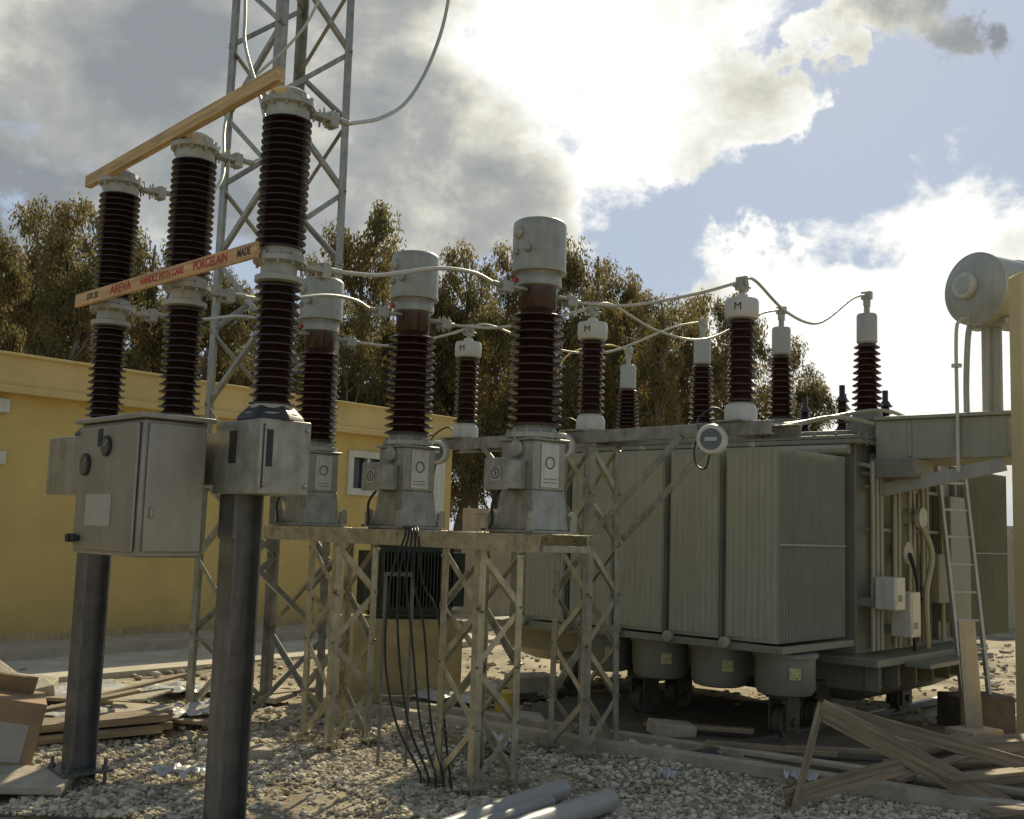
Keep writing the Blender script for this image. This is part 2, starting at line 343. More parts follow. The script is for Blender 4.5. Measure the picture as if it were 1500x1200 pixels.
# ------------------------------------------------------------ yellow building
B=thing('yellow_building','long single-storey yellow rendered building with flat parapet roof','building',(-6.9,14.4,0),math.atan2(.772,.635))
wl=M()
wz=3.4; th_=.25
wins=[(6.45,7.25,2.45,3.0),(-7.5,-6.2,2.25,3.05)]
xs_=[-10.,-7.5,-6.2,6.45,7.25,9.06]
for i in range(5):
    a,b2=xs_[i],xs_[i+1]
    if i in(1,3):
        w_=wins[1 if i==1 else 0]; wl.bx(a,b2,0,th_,-.1,w_[2]); wl.bx(a,b2,0,th_,w_[3],wz)
    else: wl.bx(a,b2,0,th_,-.1,wz)
wl.bx(-10,9.06,5.75,6,-.1,wz); wl.bx(-10,-9.75,th_,5.75,-.1,wz); wl.bx(8.81,9.06,th_,5.75,-.1,wz)
mkobj('wall',wl,ochre,B)
r=M(); r.bx(-10.2,9.26,-.22,6.2,3.4,3.5); r.bx(-10.15,9.21,-.17,6.15,3.499,3.9); r.bx(-10.2,9.26,-.22,6.2,3.899,3.94); mkobj('parapet',r,mat('tan_yellow_render',(.62,.46,.18),.9,0,.14,1.5,bump=.2,bscale=50),B,.01)
p=M(); p.bx(-10.1,9.16,-.06,-.002,-.1,.22); mkobj('plinth',p,mat('stained_plinth_render',(.48,.37,.18),.9,0,.25,2,streak=.5),B)
for a,b2,c,d in wins:
    fr=M(); t=.12
    fr.bx(a-t,b2+t,-.05,.1,c-t,c); fr.bx(a-t,b2+t,-.05,.1,d,d+t); fr.bx(a-t,a,-.05,.1,c,d); fr.bx(b2,b2+t,-.05,.1,c,d); fr.bx((a+b2)/2-.03,(a+b2)/2+.03,.0,.1,c,d)
    wo=mkobj('window',fr,white,B); gl=M(); gl.bx(a,b2,.11,.13,c,d); mkobj('window_glass',gl,wglass,wo)
for z0,z1 in((3.14,3.33),(2.45,2.63)):
    lp=M(); lp.bx(-.35,.22,-.09,-.001,z0,z1); mkobj('wall_light',lp,white,B,.01)
lp=M(); lp.bx(8.2,8.5,-.35,-.0,-.1,3.4); mkobj('pilaster',lp,white,B,.01)
ca_,sa_=.635,.772
k=M(); k.bx(-10,9,-1.3,-1.1,-.05,.16); k.bx(-10,9,-1.1,-.06,-.05,.12); o=mkobj('pavement',k,conc,loc=(-6.9,14.4,0),rotz=math.atan2(.772,.635)); o['kind']='structure'
k=M(); k.bx(-8,7.5,-2.9,-1.3,-.05,.035); o=mkobj('path',k,mat('pale_dusty_paving',(.50,.45,.34),.9,0,.2,2.2,bump=.3,bscale=20),loc=(-6.9,14.4,0),rotz=math.atan2(.772,.635)); o['kind']='structure'
bw=M(); bw.bx(0,22,0,.25,-.1,2.15); bw.bx(-.0,22,-.05,.3,2.149,2.25)
for i in range(8): bw.bx(i*3,i*3+.3,-.08,0-.002,-.1,2.148)
o=mkobj('boundary_wall',bw,mat('pale_block_wall',(.52,.45,.30),.9,0,.2,1.5,bump=.3,bscale=40,streak=.3),loc=(-1.,24.,0),rotz=.06); top(o,'pale masonry boundary wall with a coping and piers','wall')
bw=M(); bw.bx(4.27,5.2,9.05,9.3,-.1,4.12)
o=mkobj('firewall',bw,mat('yellow_render',(.74,.58,.28),.9,0,.1,1.2,bump=.3,bscale=60),bevel=.02); top(o,'tall pale yellow rendered wall end beside the big transformer','wall')

# ------------------------------------------------------------ trees
lm,ntl,b=newmat('eucalyptus_foliage'); Nl=ntl.nodes; Ll=ntl.links
ge=Nl.new('ShaderNodeNewGeometry'); tcl=Nl.new('ShaderNodeTexCoord')
nn=Nl.new('ShaderNodeTexNoise'); nn.inputs['Scale'].default_value=.9; nn.inputs['Detail'].default_value=3; Ll.new(tcl.outputs['Object'],nn.inputs['Vector'])
ad=Nl.new('ShaderNodeMath'); ad.operation='MULTIPLY_ADD'; Ll.new(ge.outputs['Random Per Island'],ad.inputs[0]); ad.inputs[1].default_value=.25; Ll.new(nn.outputs['Fac'],ad.inputs[2])
sb=Nl.new('ShaderNodeMath'); sb.operation='SUBTRACT'; Ll.new(ad.outputs[0],sb.inputs[0]); sb.inputs[1].default_value=.12
crl=Nl.new('ShaderNodeValToRGB'); Ll.new(sb.outputs[0],crl.inputs[0]); e=crl.color_ramp.elements
e[0].position=.25; e[0].color=(.095,.10,.033,1); e[1].position=.75; e[1].color=(.33,.225,.09,1); x=crl.color_ramp.elements.new(.5); x.color=(.19,.165,.06,1)
Ll.new(crl.outputs[0],b.inputs['Base Color']); b.inputs['Roughness'].default_value=.6
tr=Nl.new('ShaderNodeBsdfTranslucent'); Ll.new(crl.outputs[0],tr.inputs['Color']); ms=Nl.new('ShaderNodeMixShader'); ms.inputs[0].default_value=.5
Ll.new(b.outputs[0],ms.inputs[1]); Ll.new(tr.outputs[0],ms.inputs[2]); Ll.new(ms.outputs[0],Nl['Material Output'].inputs['Surface'])
def maketree(seed):
    r=random.Random(seed); g=np.random.default_rng(seed); H=10.
    t=M(); lobes=[]
    base=[Vector((0,0,-.2))]
    for i in range(1,8): base.append(Vector((r.uniform(-.22,.22)*i/3,r.uniform(-.22,.22)*i/3,H*.9*i/7)))
    tp=spl(base,4); t.tube(tp,.19,8,0,.035)
    for i in range(21):
        k=r.uniform(.22,.97); p0=tp[int(k*(len(tp)-1))]; a=r.uniform(0,6.28); ln=(1.-k*.5)*r.uniform(.9,2.1)
        p2=p0+Vector((math.cos(a)*ln*.62,math.sin(a)*ln*.62,ln*r.uniform(.8,1.35)))
        if p2.z>H: p2.z=H-r.random()*.8
        pm=(p0+p2)/2+Vector((0,0,-.15)); t.tube(spl([p0,pm,p2],3),.055*(1.2-k*.6),6,0,.014)
        lobes.append((p2,r.uniform(.35,.62)))
        for q in range(3):
            p3=p2+Vector((r.uniform(-.7,.7),r.uniform(-.7,.7),r.uniform(-.9,.6))); t.tube([pm,(pm+p3)/2,p3],.02,5,0,.006); lobes.append((p3,r.uniform(.22,.48)))
    V=[]
    for c,s in lobes:
        n=int(620*s)
        P=g.normal(0,1,(n,3)); P/=np.linalg.norm(P,axis=1)[:,None]; P*=(g.uniform(.05,1,(n,1))**.6)*s*np.array([1,1,1.2]); P+=np.array(c)
        P[:,2]=np.minimum(P[:,2],H+g.uniform(-.3,.3,n))
        d=np.stack([g.normal(0,.4,n),g.normal(0,.4,n),-np.ones(n)*g.uniform(.4,1.2,n)],1); d/=np.linalg.norm(d,axis=1)[:,None]
        q=np.cross(d,g.normal(0,1,(n,3))); q/=np.linalg.norm(q,axis=1)[:,None]
        ln=g.uniform(.08,.18,(n,1)); wd=g.uniform(.014,.034,(n,1))
        V.append(np.stack([P,P+d*ln*.5+q*wd,P+d*ln,P+d*ln*.5-q*wd],1).reshape(-1,3))
    V=np.concatenate(V); nf=len(V)//4
    tm=mkobj('trunk',t,bark,sharp=180)
    me=bpy.data.meshes.new('crown'); me.from_pydata(V.tolist(),[],np.arange(nf*4).reshape(-1,4).tolist()); me.materials.append(lm)
    cr=bpy.data.objects.new('crown',me); COL.objects.link(cr)
    e=thing('eucalyptus_tree','tall slender eucalyptus with sparse drooping brownish-green foliage','tree',group='row of eucalyptus trees behind the substation')
    tm.parent=e; cr.parent=e; return e
T=[maketree(s) for s in(1,2,3,4,5)]
tl=[(-.50,.29),(-.455,.314),(-.413,.30),(-.375,.285),(-.33,.287),(-.275,.25),(-.235,.225),(-.19,.25),(-.150,.295),(-.115,.27),(-.08,.25),(-.044,.283),(-.011,.268),(.03,.25),(.068,.292),(.1,.265),(.133,.245),(.174,.228),(.213,.22),(.245,.20),(.272,.165),
(-.48,.25),(-.43,.26),(-.39,.25),(-.34,.24),(-.30,.22),(-.25,.2),(-.21,.2),(-.16,.21),(-.09,.21),(-.03,.22),(.015,.21),(.08,.22),(.12,.21),(.16,.19),(.2,.18),(.24,.16)]
for i,(t_,s_) in enumerate(tl):
    Y=rng.uniform(31,36) if i<21 else rng.uniform(37,40)
    h=1.8+s_*Y; sc=h/10.; k_=.88 if i<21 else 1.1
    if i<5: e=T[i]; e.location=(t_*Y,Y,0); e.scale=(sc*k_,sc*k_,sc); e.rotation_euler[2]=i*1.3
    else: dup(T[i%5],(t_*Y,Y,0),rng.uniform(0,6.28),scale=(sc*k_,sc*k_,sc))

# ------------------------------------------------------------ lattice helper
def lattice(parent,cx,cy,h0,h1,z0,z1,bays,lw,bw_,mtl,plate=True,bmtl=None):
    s=[(-1,-1),(1,-1),(1,1),(-1,1)]
    for a,b in s:
        l=M(); l.angle((cx+a*h0,cy+b*h0,z0),(cx+a*h1,cy+b*h1,z1),lw,.008,(-a,0,0),(0,-b,0))
        if plate:
            l.bx(cx+a*h0-.08,cx+a*h0+.08,cy+b*h0-.08,cy+b*h0+.08,z0,z0+.02)
            for p in(-1,1):
                for q in(-1,1): l.cyl((cx+a*h0+p*.055,cy+b*h0+q*.055,z0-.05),(cx+a*h0+p*.055,cy+b*h0+q*.055,z0+.07),.01,n=8)
        mkobj('leg',l,mtl,parent)
    br=M()
    for k in range(4):
        a=Vector(s[k]+(0,));b=Vector(s[(k+1)%4]+(0,)); nrm=Vector(((a.x+b.x)/2,(a.y+b.y)/2,0))
        for i in range(bays):
            q0=i/bays;q1=(i+1)/bays
            za=z0+(z1-z0)*q0; zb=z0+(z1-z0)*q1; ha=h0+(h1-h0)*q0; hb=h0+(h1-h0)*q1
            P,Q=(a,b) if i%2==0 else (b,a)
            c=Vector((cx,cy,0)); ins=nrm*(-.010)
            A_=c+P*ha+Vector((0,0,za))+ins; B_=c+Q*hb+Vector((0,0,zb))+ins
            br.bar(A_,B_,.005,bw_)
            d=(B_-A_).normalized(); pz=nrm.cross(d); pz=pz if pz.z>0 else -pz
            br.bar(A_-nrm*(bw_*.42)-pz*(bw_*.44),B_-nrm*(bw_*.42)-pz*(bw_*.44),bw_*.8,.005)
            for PP,hh,zz in((P,ha,za),(Q,hb,zb)):
                pp=c+PP*hh*.97+Vector((0,0,min(max(zz,z0+.05),z1-.05))); br.cyl(pp+nrm*(.012+.03*hh),pp+nrm*(-.012),.011,n=8)
    mkobj('lattice_bracing',br,bmtl or mtl,parent)

G=thing('gantry_tower','tall tapering galvanized lattice steel gantry tower','tower',(-2.36,10.63,0),math.radians(45+2))
lattice(G,0,0,.46,.43,0,9.5,13,.09,.05,galv,True)

# ------------------------------------------------------------ circuit breaker
A=-math.atan2(.72,.693)
CB=thing('circuit_breaker','three-pole porcelain circuit breaker on two steel posts with control cabinet','circuit breaker',(-2.11,6.88,0),A)
def BL(x,y,z): return Vector((-2.11+.693*x+.72*y,6.88-.72*x+.693*y,z))
fr=M(); fr.bx(-1.63,1.265,-.155,.155,2.0,2.3); fr.bx(.78,1.27,-.16,.16,1.95,2.36); fr.bx(-1.64,-1.0,-.16,.16,1.95,2.36)
for z in(2.0,2.31):
    for y in(-.13,.13): fr.cyl((1.26,y,z),(1.285,y,z),.012,n=8)
mkobj('frame',fr,galv,CB,.008)
for bb in((1.271,1.276,-.12,-.085,2.10,2.3),(.95,1.02,-.166,-.161,2.12,2.3)):
    q=M(); q.bx(*bb); mkobj('frame_slot',q,black,CB)
q=M(); q.bx(1.271,1.275,-.145,-.138,1.98,2.33); mkobj('frame_seam',q,darkm,CB)
for px in(-1.1,.85):
    po=M()
    po.bx(px-.085,px+.085,-.086,-.074,.02,1.95); po.bx(px-.085,px+.085,.074,.086,.02,1.95); po.bx(px-.005,px+.005,-.075,.075,.02,1.95)
    po.bx(px-.17,px+.17,-.17,.17,0.08,.1)
    for a in(-1,1):
        for b2 in(-1,1): po.cyl((px+a*.13,b2*.13,-.05),(px+a*.13,b2*.13,.17),.013,n=8); po.cyl((px+a*.13,b2*.13,.1),(px+a*.13,b2*.13,.125),.024,n=6)
    po.bx(px-.085,px+.085,-.1,-.086,1.7,1.95)
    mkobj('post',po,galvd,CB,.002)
c=M(); c.bx(-.02,.81,-.60,-.22,1.59,2.34); mkc=mkobj('control_cabinet',c,cab,CB,.012)
c=M(); c.bx(-.05,.84,-.63,-.19,2.342,2.37); mkobj('cabinet_roof',c,cab,mkc,.006)
d=M(); d.bx(.812,.83,-.575,-.235,1.62,2.32); d.bx(.83,.845,-.55,-.53,1.8,1.86); dd=mkobj('cabinet_door',d,cab,mkc,.008)
d=M(); d.bx(.01,.78,-.618,-.602,1.62,2.32); mkobj('cabinet_door',d,cab,mkc,.008)
for gx,gz_,gr in((.13,2.10,.066),(.40,2.2,.06)):
    q=M(); q.cyl((gx,-.618,gz_),(gx,-.632,gz_),gr,n=28); go_=mkobj('gauge',q,black,mkc,.004)
    q=M(); q.cyl((gx,-.632,gz_),(gx,-.635,gz_),gr*.82,n=28); mkobj('gauge_dial',q,dial,go_)
    q=M(); q.bar((gx,-.637,gz_),(gx+.035,-.637,gz_+.03),.004,.008,up=(0,1,0)); mkobj('gauge_needle',q,glass,go_)
q=M(); q.bx(.28,.33,-.625,-.619,2.2,2.3); mkobj('indicator_window',q,black,mkc)
q=M(); q.bx(.17,.5,-.622,-.619,1.75,1.93); mkobj('name_plate',q,paper,mkc)
q=M(); q.bx(.0,.12,-.66,-.619,1.66,1.69); q.cyl((.05,-.619,1.675),(.05,-.67,1.675),.025,n=12); mkobj('door_handle',q,black,mkc,.003)
def boltring(m,px,r,z0,z1,n=10):
    for i in range(n):
        a=i*2*math.pi/n; m.cyl((px+r*math.cos(a),r*math.sin(a),z0),(px+r*math.cos(a),r*math.sin(a),z1),.009,n=6)
for px in(-1.1,0,1.1):
    q=M(); q.lathe([(.15,2.36),(.15,2.40),(.12,2.41),(.12,2.45)],(px,0,0)); po=mkobj('pole',q,alu,CB)
    m=M(); m.lathe([(.115,3.14),(.135,3.15),(.135,3.18),(.10,3.19),(.10,3.25),(.15,3.26),(.15,3.29),(.12,3.30),(.12,3.34)],(px,0,0)); boltring(m,px,.135,3.24,3.31); mkobj('middle_flange',m,alu,po)
    m=M(); m.lathe([(.12,4.10),(.125,4.14),(.125,4.17),(.155,4.18),(.155,4.21),(.12,4.22),(.115,4.26),(.08,4.285),(.03,4.30)],(px,0,0)); boltring(m,px,.14,4.16,4.235); mkobj('top_cap',m,alu,po)
    q=M(); q.lathe(sheds(2.44,3.15,.085,.128,15),(px,0,0)); mkobj('support_insulator',q,brown2,po,sharp=60)
    q=M(); q.lathe(sheds(3.33,4.12,.10,.142,19),(px,0,0)); mkobj('interrupter_insulator',q,brown2,po,sharp=60)
    q=M(); q.lathe([(.19,2.361),(.18,2.385),(.125,2.44)],(px,0,0),n=6); mkobj('pole_skirt',q,darkm,po,.004)
    for z in(4.19,3.27):
        q=M(); q.bx(px-.04,px+.04,.12,.27,z-.012,z+.012); q.bx(px-.03,px+.03,.22,.36,z+.0115,z+.03); q.bx(px-.035,px+.035,.27,.33,z-.04,z+.05)
        q.cyl((px,.3,z+.02),(px,.42,z+.02),.02,n=10)
        for a in(-.022,.022):
            for b2 in(.16,.23,.30): q.cyl((px+a,b2,z-.05),(px+a,b2,z+.06),.007,n=6)
        mkobj('terminal_clamp',q,alu,po,.002)

def plank(p0,p1,w_,h_,mtl,label,name='timber_plank',cat='plank',tilt=0.,group=None,parent=None,off=None):
    p0=Vector(p0);p1=Vector(p1)
    if off is not None: p0=p0-off; p1=p1-off
    d=p1-p0; m=M(); l=d.length
    m.bx(-l/2,l/2,-w_/2,w_/2,-h_/2,h_/2)
    if parent is not None:
        for i in range(3): m.bx(l/2-.01,l/2+random.uniform(.02,.09),-w_/2+w_*i/3,-w_/2+w_*(i+.8)/3,-h_/2+.004+h_*.2*i/3,h_/2-.004)
    o=mkobj(name,m,mtl,parent,.003); x=d.normalized(); y=Vector((0,0,1)).cross(x)
    if y.length<1e-3: y=Vector((0,1,0))
    y.normalize(); z=x.cross(y)
    o.matrix_basis=frame(x,y,z,(p0+p1)/2)@Matrix.Rotation(tilt,4,'X')
    if parent is None: top(o,label,cat,group)
    return o
plank(BL(-1.42,-.11,4.245),BL(1.26,-.16,4.29),.05,.085,wood,'pale pine batten tied across the tops of the breaker poles')
pl=plank(BL(-1.29,-.18,3.325),BL(1.14,-.17,3.305),.025,.092,woodmat('reddish_pine',(.80,.50,.235)),'reddish pine batten stencilled with red handling warning across the breaker poles')
def ptext(s,x,size,mt,sx=1.):
    return text('printed_lettering',s,size,mt,pl,frame((1,0,0),(0,0,1),(0,-1,0),(x,-.0135,0)),bold=.001,sx=sx)
ptext('070 20',-.92,.065,blackink); ptext('AREVA',-.48,.085,red,1.2); ptext('HANDLE WITH CARE',.10,.062,red,.98); ptext('PORCELAIN',.71,.076,red,1.0); ptext('MADE',1.09,.064,blackink,.85)

# ------------------------------------------------------------ current transformers
CA=-math.atan2(.738,.675); PZ=-.06
CTG='three head-type current transformers on the steel platform'
CT=thing('current_transformer','oil-filled head-type current transformer with brown porcelain and grey domed head','current transformer',(.161,7.68,1.84+PZ),CA,CTG)
m=M()
def frus(m,x0,y0,z0,x1,y1,z1,mi=0):
    vs=[(-x0,-y0,z0),(x0,-y0,z0),(x0,y0,z0),(-x0,y0,z0),(-x1,-y1,z1),(x1,-y1,z1),(x1,y1,z1),(-x1,y1,z1)]
    m.add(vs,[(3,2,1,0),(4,5,6,7),(0,1,5,4),(1,2,6,5),(2,3,7,6),(3,0,4,7)],mi)
frus(m,.23,.2,0,.23,.2,.025); frus(m,.20,.17,.024,.165,.155,.30); frus(m,.165,.155,.299,.165,.155,.641); m.bx(-.19,.19,-.18,.18,.64,.66)
bt=mkobj('base_tank',m,galv,CT,.008)
for a in(-1,1):
    for b2 in(-1,1):
        q=M(); q.bx(a*.2-.012,a*.2+.012,b2*.205-.035,b2*.205+.035,.02,.13); q.cyl((a*.2-.014,b2*.205,.12),(a*.2+.014,b2*.205,.12),.035,n=14); mkobj('lifting_lug',q,galv,CT)
q=M(); q.lathe([(.17,.66),(.2,.665),(.2,.70),(.165,.71),(.15,.75)],n=32)
for i in range(12):
    a=i*.5236; q.cyl((.182*math.cos(a),.182*math.sin(a),.65),(.182*math.cos(a),.182*math.sin(a),.72),.01,n=6)
mkobj('lower_flange',q,alu,CT)
q=M(); q.lathe(sheds(.74,1.57,.125,.195,14,.12,.19)+[(.125,1.58),(.135,1.59),(.14,1.745)],n=36); mkobj('insulator',q,brown,CT,sharp=60)
q=M(); q.lathe([(.14,1.74),(.165,1.75),(.165,1.815),(.158,1.825),(.158,1.845),(.2,1.85),(.2,1.866)],n=36); mkobj('head_flange',q,alu,CT)
q=M(); q.lathe([(.193,1.865),(.193,2.19),(.188,2.213),(.17,2.228),(.12,2.24),(.03,2.245)],n=40); hd=mkobj('head_tank',q,alu,CT)
for pr,c_,ax in (([(.045,0),(.045,.02),(.03,.03),(.02,.035)],(-.01,-.19,2.12),(0,-1,0)),([(.022,0),(.022,.02),(.012,.03)],(-.03,-.188,1.98),(-.1,-1,0)),([(.03,0),(.03,.02),(.02,.03)],(.07,-.182,2.0),(.36,-.93,0))):
    q=M(); q.lathe(pr,c_,axis=ax); mkobj('sight_plug',q,alu,hd)
for sy in(-1,1):
    q=M(); q.bx(-.035,.035,min(sy*.13,sy*.3),max(sy*.13,sy*.3),1.70,1.722); q.bx(-.04,.04,min(sy*.27,sy*.37),max(sy*.27,sy*.37),1.665,1.74); q.cyl((0,sy*.33,1.71),(0,sy*.43,1.71),.02,n=10)
    for a in(-.025,.025):
        for b2 in(.29,.35): q.cyl((a,sy*b2,1.64),(a,sy*b2,1.765),.008,n=6)
    mkobj('terminal_clamp',q,alu,CT,.002)
q=M(); q.box((-.07,-.16,1.79),(.035,.03,.03)); mkobj('polarity_tag',q,redcap,CT)
q=M(); q.bx(-.12,.1,-.33,-.157,.30,.50); q.bx(-.13,.11,-.345,-.33,.29,.51); tb=mkobj('terminal_box',q,galv,CT,.008)
q=M(); q.lathe([(.065,0),(.065,.02),(.055,.03),(.01,.034)],(.0,-.155,.585),axis=(0,-1,0)); mkobj('inspection_cover',q,alu,CT)
q=M(); q.bx(-.055,.045,-.349,-.346,.35,.45); tp_=mkobj('warning_plate',q,paper,tb)
text('warning_symbol','S',.06,blackink,tb,frame((1,0,0),(0,0,1),(0,-1,0),(-.005,-.351,.405)))
q=M(); q.pipe((-.005,-.349,.405),(-.005,-.352,.405),.04,.034); mkobj('warning_ring',q,blackink,tb)
q=M(); q.bx(.167,.171,-.085,.085,.32,.62); npx=mkobj('name_plate',q,plate,CT)
q=M(); q.pipe((.1705,0,.49),(.1725,0,.49),.045,.035,n=24); mkobj('name_plate_emblem',q,greyink,npx)
q=M(); q.bx(.1705,.1725,-.06,.06,.375,.38); mkobj('name_plate_print',q,greyink,npx)
q=M(); q.bx(.1705,.1725,-.06,.06,.35,.355); mkobj('name_plate_print',q,greyink,npx)
q=M(); q.tube(spl([(-.05,-.25,.3),(-.08,-.3,.2),(-.1,-.28,.08),(-.2,-.22,.03),(-.3,-.2,.02)],6),.010); mkobj('conduit',q,black,CT)
dup(CT,(-.825,8.74,1.84+PZ)); dup(CT,(-1.76,9.78,1.84+PZ))

PF=thing('equipment_platform','galvanized channel-beam platform standing on two lattice columns','platform',(.161,7.68,0),CA)
for sy,sd in((-.235,1),(.235,-1)):
    q=M(); q.channel((.33,sy,1.775+PZ),(-3.25,sy,1.775+PZ),.12,.06,.009,(0,sd,0))
    for i in range(12): q.cyl((.2-i*.29,sy-.012*sd,1.80+PZ),(.2-i*.29,sy+.02*sd,1.80+PZ),.012,n=6)
    mkobj('channel_beam',q,galvl,PF,.002)
for cx in(.2,-.2,-1.22,-1.62,-2.64,-3.04,-.62,-2.2,.33):
    q=M(); q.bx(cx-.03,cx+.03,-.225,.225,1.72+PZ,1.765+PZ); mkobj('cross_member',q,galv,PF,.001)
    q=M(); q.bx(cx-.03,cx+.03,-.29,.29,1.836+PZ,1.840+PZ); mkobj('packing_strip',q,galvl,PF,.001)
for cx in(-.5,-2.3): lattice(PF,cx,0,.21,.21,0.03,1.71+PZ,4,.06,.045,galvl)

SS=thing('surge_arrester_support','lattice column carrying a long channel beam with diagonal braces','support structure',(.68,9.38,0),-math.atan2(.73,.683))
lattice(SS,0,0,.21,.185,0.03,2.55,6,.06,.045,galv,bmtl=galvl)
for sy,sd in((-.2,1),(.2,-1)):
    q=M(); q.channel((1.95,sy,2.60),(-1.95,sy,2.60),.1,.05,.008,(0,sd,0)); mkobj('channel_beam',q,galv,SS,.002)
    for s_ in(-1,1):
        q=M(); q.bar((s_*.2,sy*1.08,1.75),(s_*1.15,sy*1.08,2.56),.008,.055); mkobj('diagonal_brace',q,galv,SS)
for cx in(-1.6,-.0,1.6):
    q=M(); q.bx(cx-.13,cx+.13,-.25,.25,2.651,2.664); mkobj('mounting_plate',q,galv,SS,.001)
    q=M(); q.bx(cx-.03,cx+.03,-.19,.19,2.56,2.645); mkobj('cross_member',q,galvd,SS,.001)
def SL(x,y,z):
    a=SS.rotation_euler[2]; return Vector((.68+math.cos(a)*x-math.sin(a)*y,9.38+math.sin(a)*x+math.cos(a)*y,z))
SA=thing('surge_arrester','brown porcelain surge arrester with white cap and base','surge arrester',SL(1.55,0,2.665),SS.rotation_euler[2],'surge arresters on the lattice support beam')
q=M(); q.lathe([(.10,0),(.125,.01),(.125,.10),(.11,.13),(.09,.15)]); mkobj('base_fitting',q,white,SA)
q=M(); q.lathe(sheds(.15,.80,.075,.118,11)); mkobj('insulator',q,brown,SA,sharp=60)
q=M(); q.lathe([(.08,.79),(.12,.80),(.13,.82),(.13,.93),(.12,.95),(.05,.955),(.04,.99)]); cp=mkobj('top_cap',q,white,SA)
text('cap_mark','M',.08,blackink,cp,frame((.93,.37,0),(0,0,1),(.37,-.93,0),(.0485,-.122,.875)))
q=M(); q.cyl((0,0,.96),(0,0,1.10),.022,n=10); q.bx(-.03,.03,-.05,.05,1.02,1.09); q.bx(-.045,.045,-.02,.02,1.06,1.13)
for a in(-.03,.03): q.cyl((a,-.07,1.05),(a,.07,1.05),.008,n=6)
mkobj('terminal_clamp',q,alu,SA,.002)
AXc=Vector((.42,-.907,0)); CB0=Vector((-.06,-.262,-.15))
q=M(); q.lathe([(.10,0),(.115,.012),(.115,.07),(.105,.085)],CB0,axis=AXc); ct=mkobj('discharge_counter',q,white,SA)
q=M(); q.lathe([(.08,0),(.08,.006)],CB0+AXc*.0855,axis=AXc); mkobj('counter_window',q,dial,ct)
q=M(); q.box(CB0+AXc*.094,(.09,.006,.028),Matrix.Rotation(math.atan2(.42,.907),3,'Z')); mkobj('counter_digits',q,glass,ct)
q=M(); q.tube(spl([(-.1,0,.05),(-.2,-.06,.12),(-.26,-.18,.03),(-.18,-.28,-.06)],6),.008); mkobj('earth_lead',q,black,SA)
q=M(); q.tube(spl([(-.06,-.3,-.25),(-.1,-.3,-.36),(-.2,-.28,-.33),(-.28,-.2,-.2),(-.3,-.1,-.05)],6),.007); mkobj('earth_lead',q,black,SA)
dup(SA,SL(0,0,2.665)); dup(SA,SL(-1.65,0,2.665))

# ------------------------------------------------------------ power transformer
TA=math.atan2(.73,.683); O=Vector((2.285,9.3,0))
TR=thing('power_transformer','large grey-green oil-filled power transformer with radiators, bushings and conservator','transformer',O,TA)
def TL(x,y,z): return Vector((O.x+.683*x-.73*y,O.y+.73*x+.683*y,z))
t=M(); t.bx(1.42,3.75,-.02,4.4,.75,2.72)
for i in range(5): t.bx(1.36,1.42,.3+i*.9,.38+i*.9,.8,2.65)
for i in range(5): t.bx(1.7+i*.5,1.76+i*.5,-.08,-.02,.8,2.65)
t.bx(1.32,3.85,-.12,4.5,2.715,2.76)
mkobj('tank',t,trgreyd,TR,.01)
t=M(); t.bx(1.34,3.83,-.10,4.48,2.765,2.80); t.bx(1.5,3.6,.1,4.3,2.799,2.86)
for i in range(20): t.cyl((1.36,-.08+i*.23,2.70),(1.36,-.08+i*.23,2.83),.016,n=6)
for i in range(12): t.cyl((1.5+i*.2,-.09,2.70),(1.5+i*.2,-.09,2.83),.016,n=6)
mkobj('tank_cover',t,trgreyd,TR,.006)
t=M(); t.bx(1.15,3.85,-.35,4.6,.68,.75)
t.bx(1.35,3.7,-.15,4.4,.44,.681)
vs=[(1.35,-.15,.4405),(3.7,-.15,.4405),(3.7,4.4,.4405),(1.35,4.4,.4405),(1.6,.1,.30),(3.45,.1,.30),(3.45,4.1,.30),(1.6,4.1,.30)]
t.add(vs,[(0,1,2,3),(7,6,5,4),(0,4,5,1),(1,5,6,2),(2,6,7,3),(3,7,4,0)])
for i in range(6): t.bx(1.3+i*.4,1.32+i*.4,-.3,-.151,.45,.679)
t.bx(1.2,3.6,.5,.7,.26,.40); t.bx(1.2,3.6,3.2,3.4,.26,.40)
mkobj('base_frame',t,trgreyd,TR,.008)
def wheel(wx,wy,name='wheel'):
    q=M(); q.lathe([(.05,-.06),(.17,-.06),(.17,-.04),(.14,-.03),(.14,.05),(.05,.055)],(wx,wy+.2,.17),axis=(0,1,0)); q.bx(wx-.12,wx+.12,wy+.11,wy+.13,.10,.44); q.bx(wx-.12,wx+.12,wy+.27,wy+.29,.10,.44); q.cyl((wx,wy+.08,.17),(wx,wy+.32,.17),.035,n=12); q.bx(wx-.14,wx+.14,wy+.09,wy+.31,.38,.45)
    mkobj(name,q,under,TR)
for wx in(1.35,3.2,.75):
    for wy in(.15,1.7,3.1):
        if wx<1 and wy>3: continue
        wheel(wx,wy)
for wy in(.35,1.9):
    q=M(); q.bx(.6,1.7,wy-.1,wy+.1,.40,.50); mkobj('bogie_beam',q,under,TR,.006)
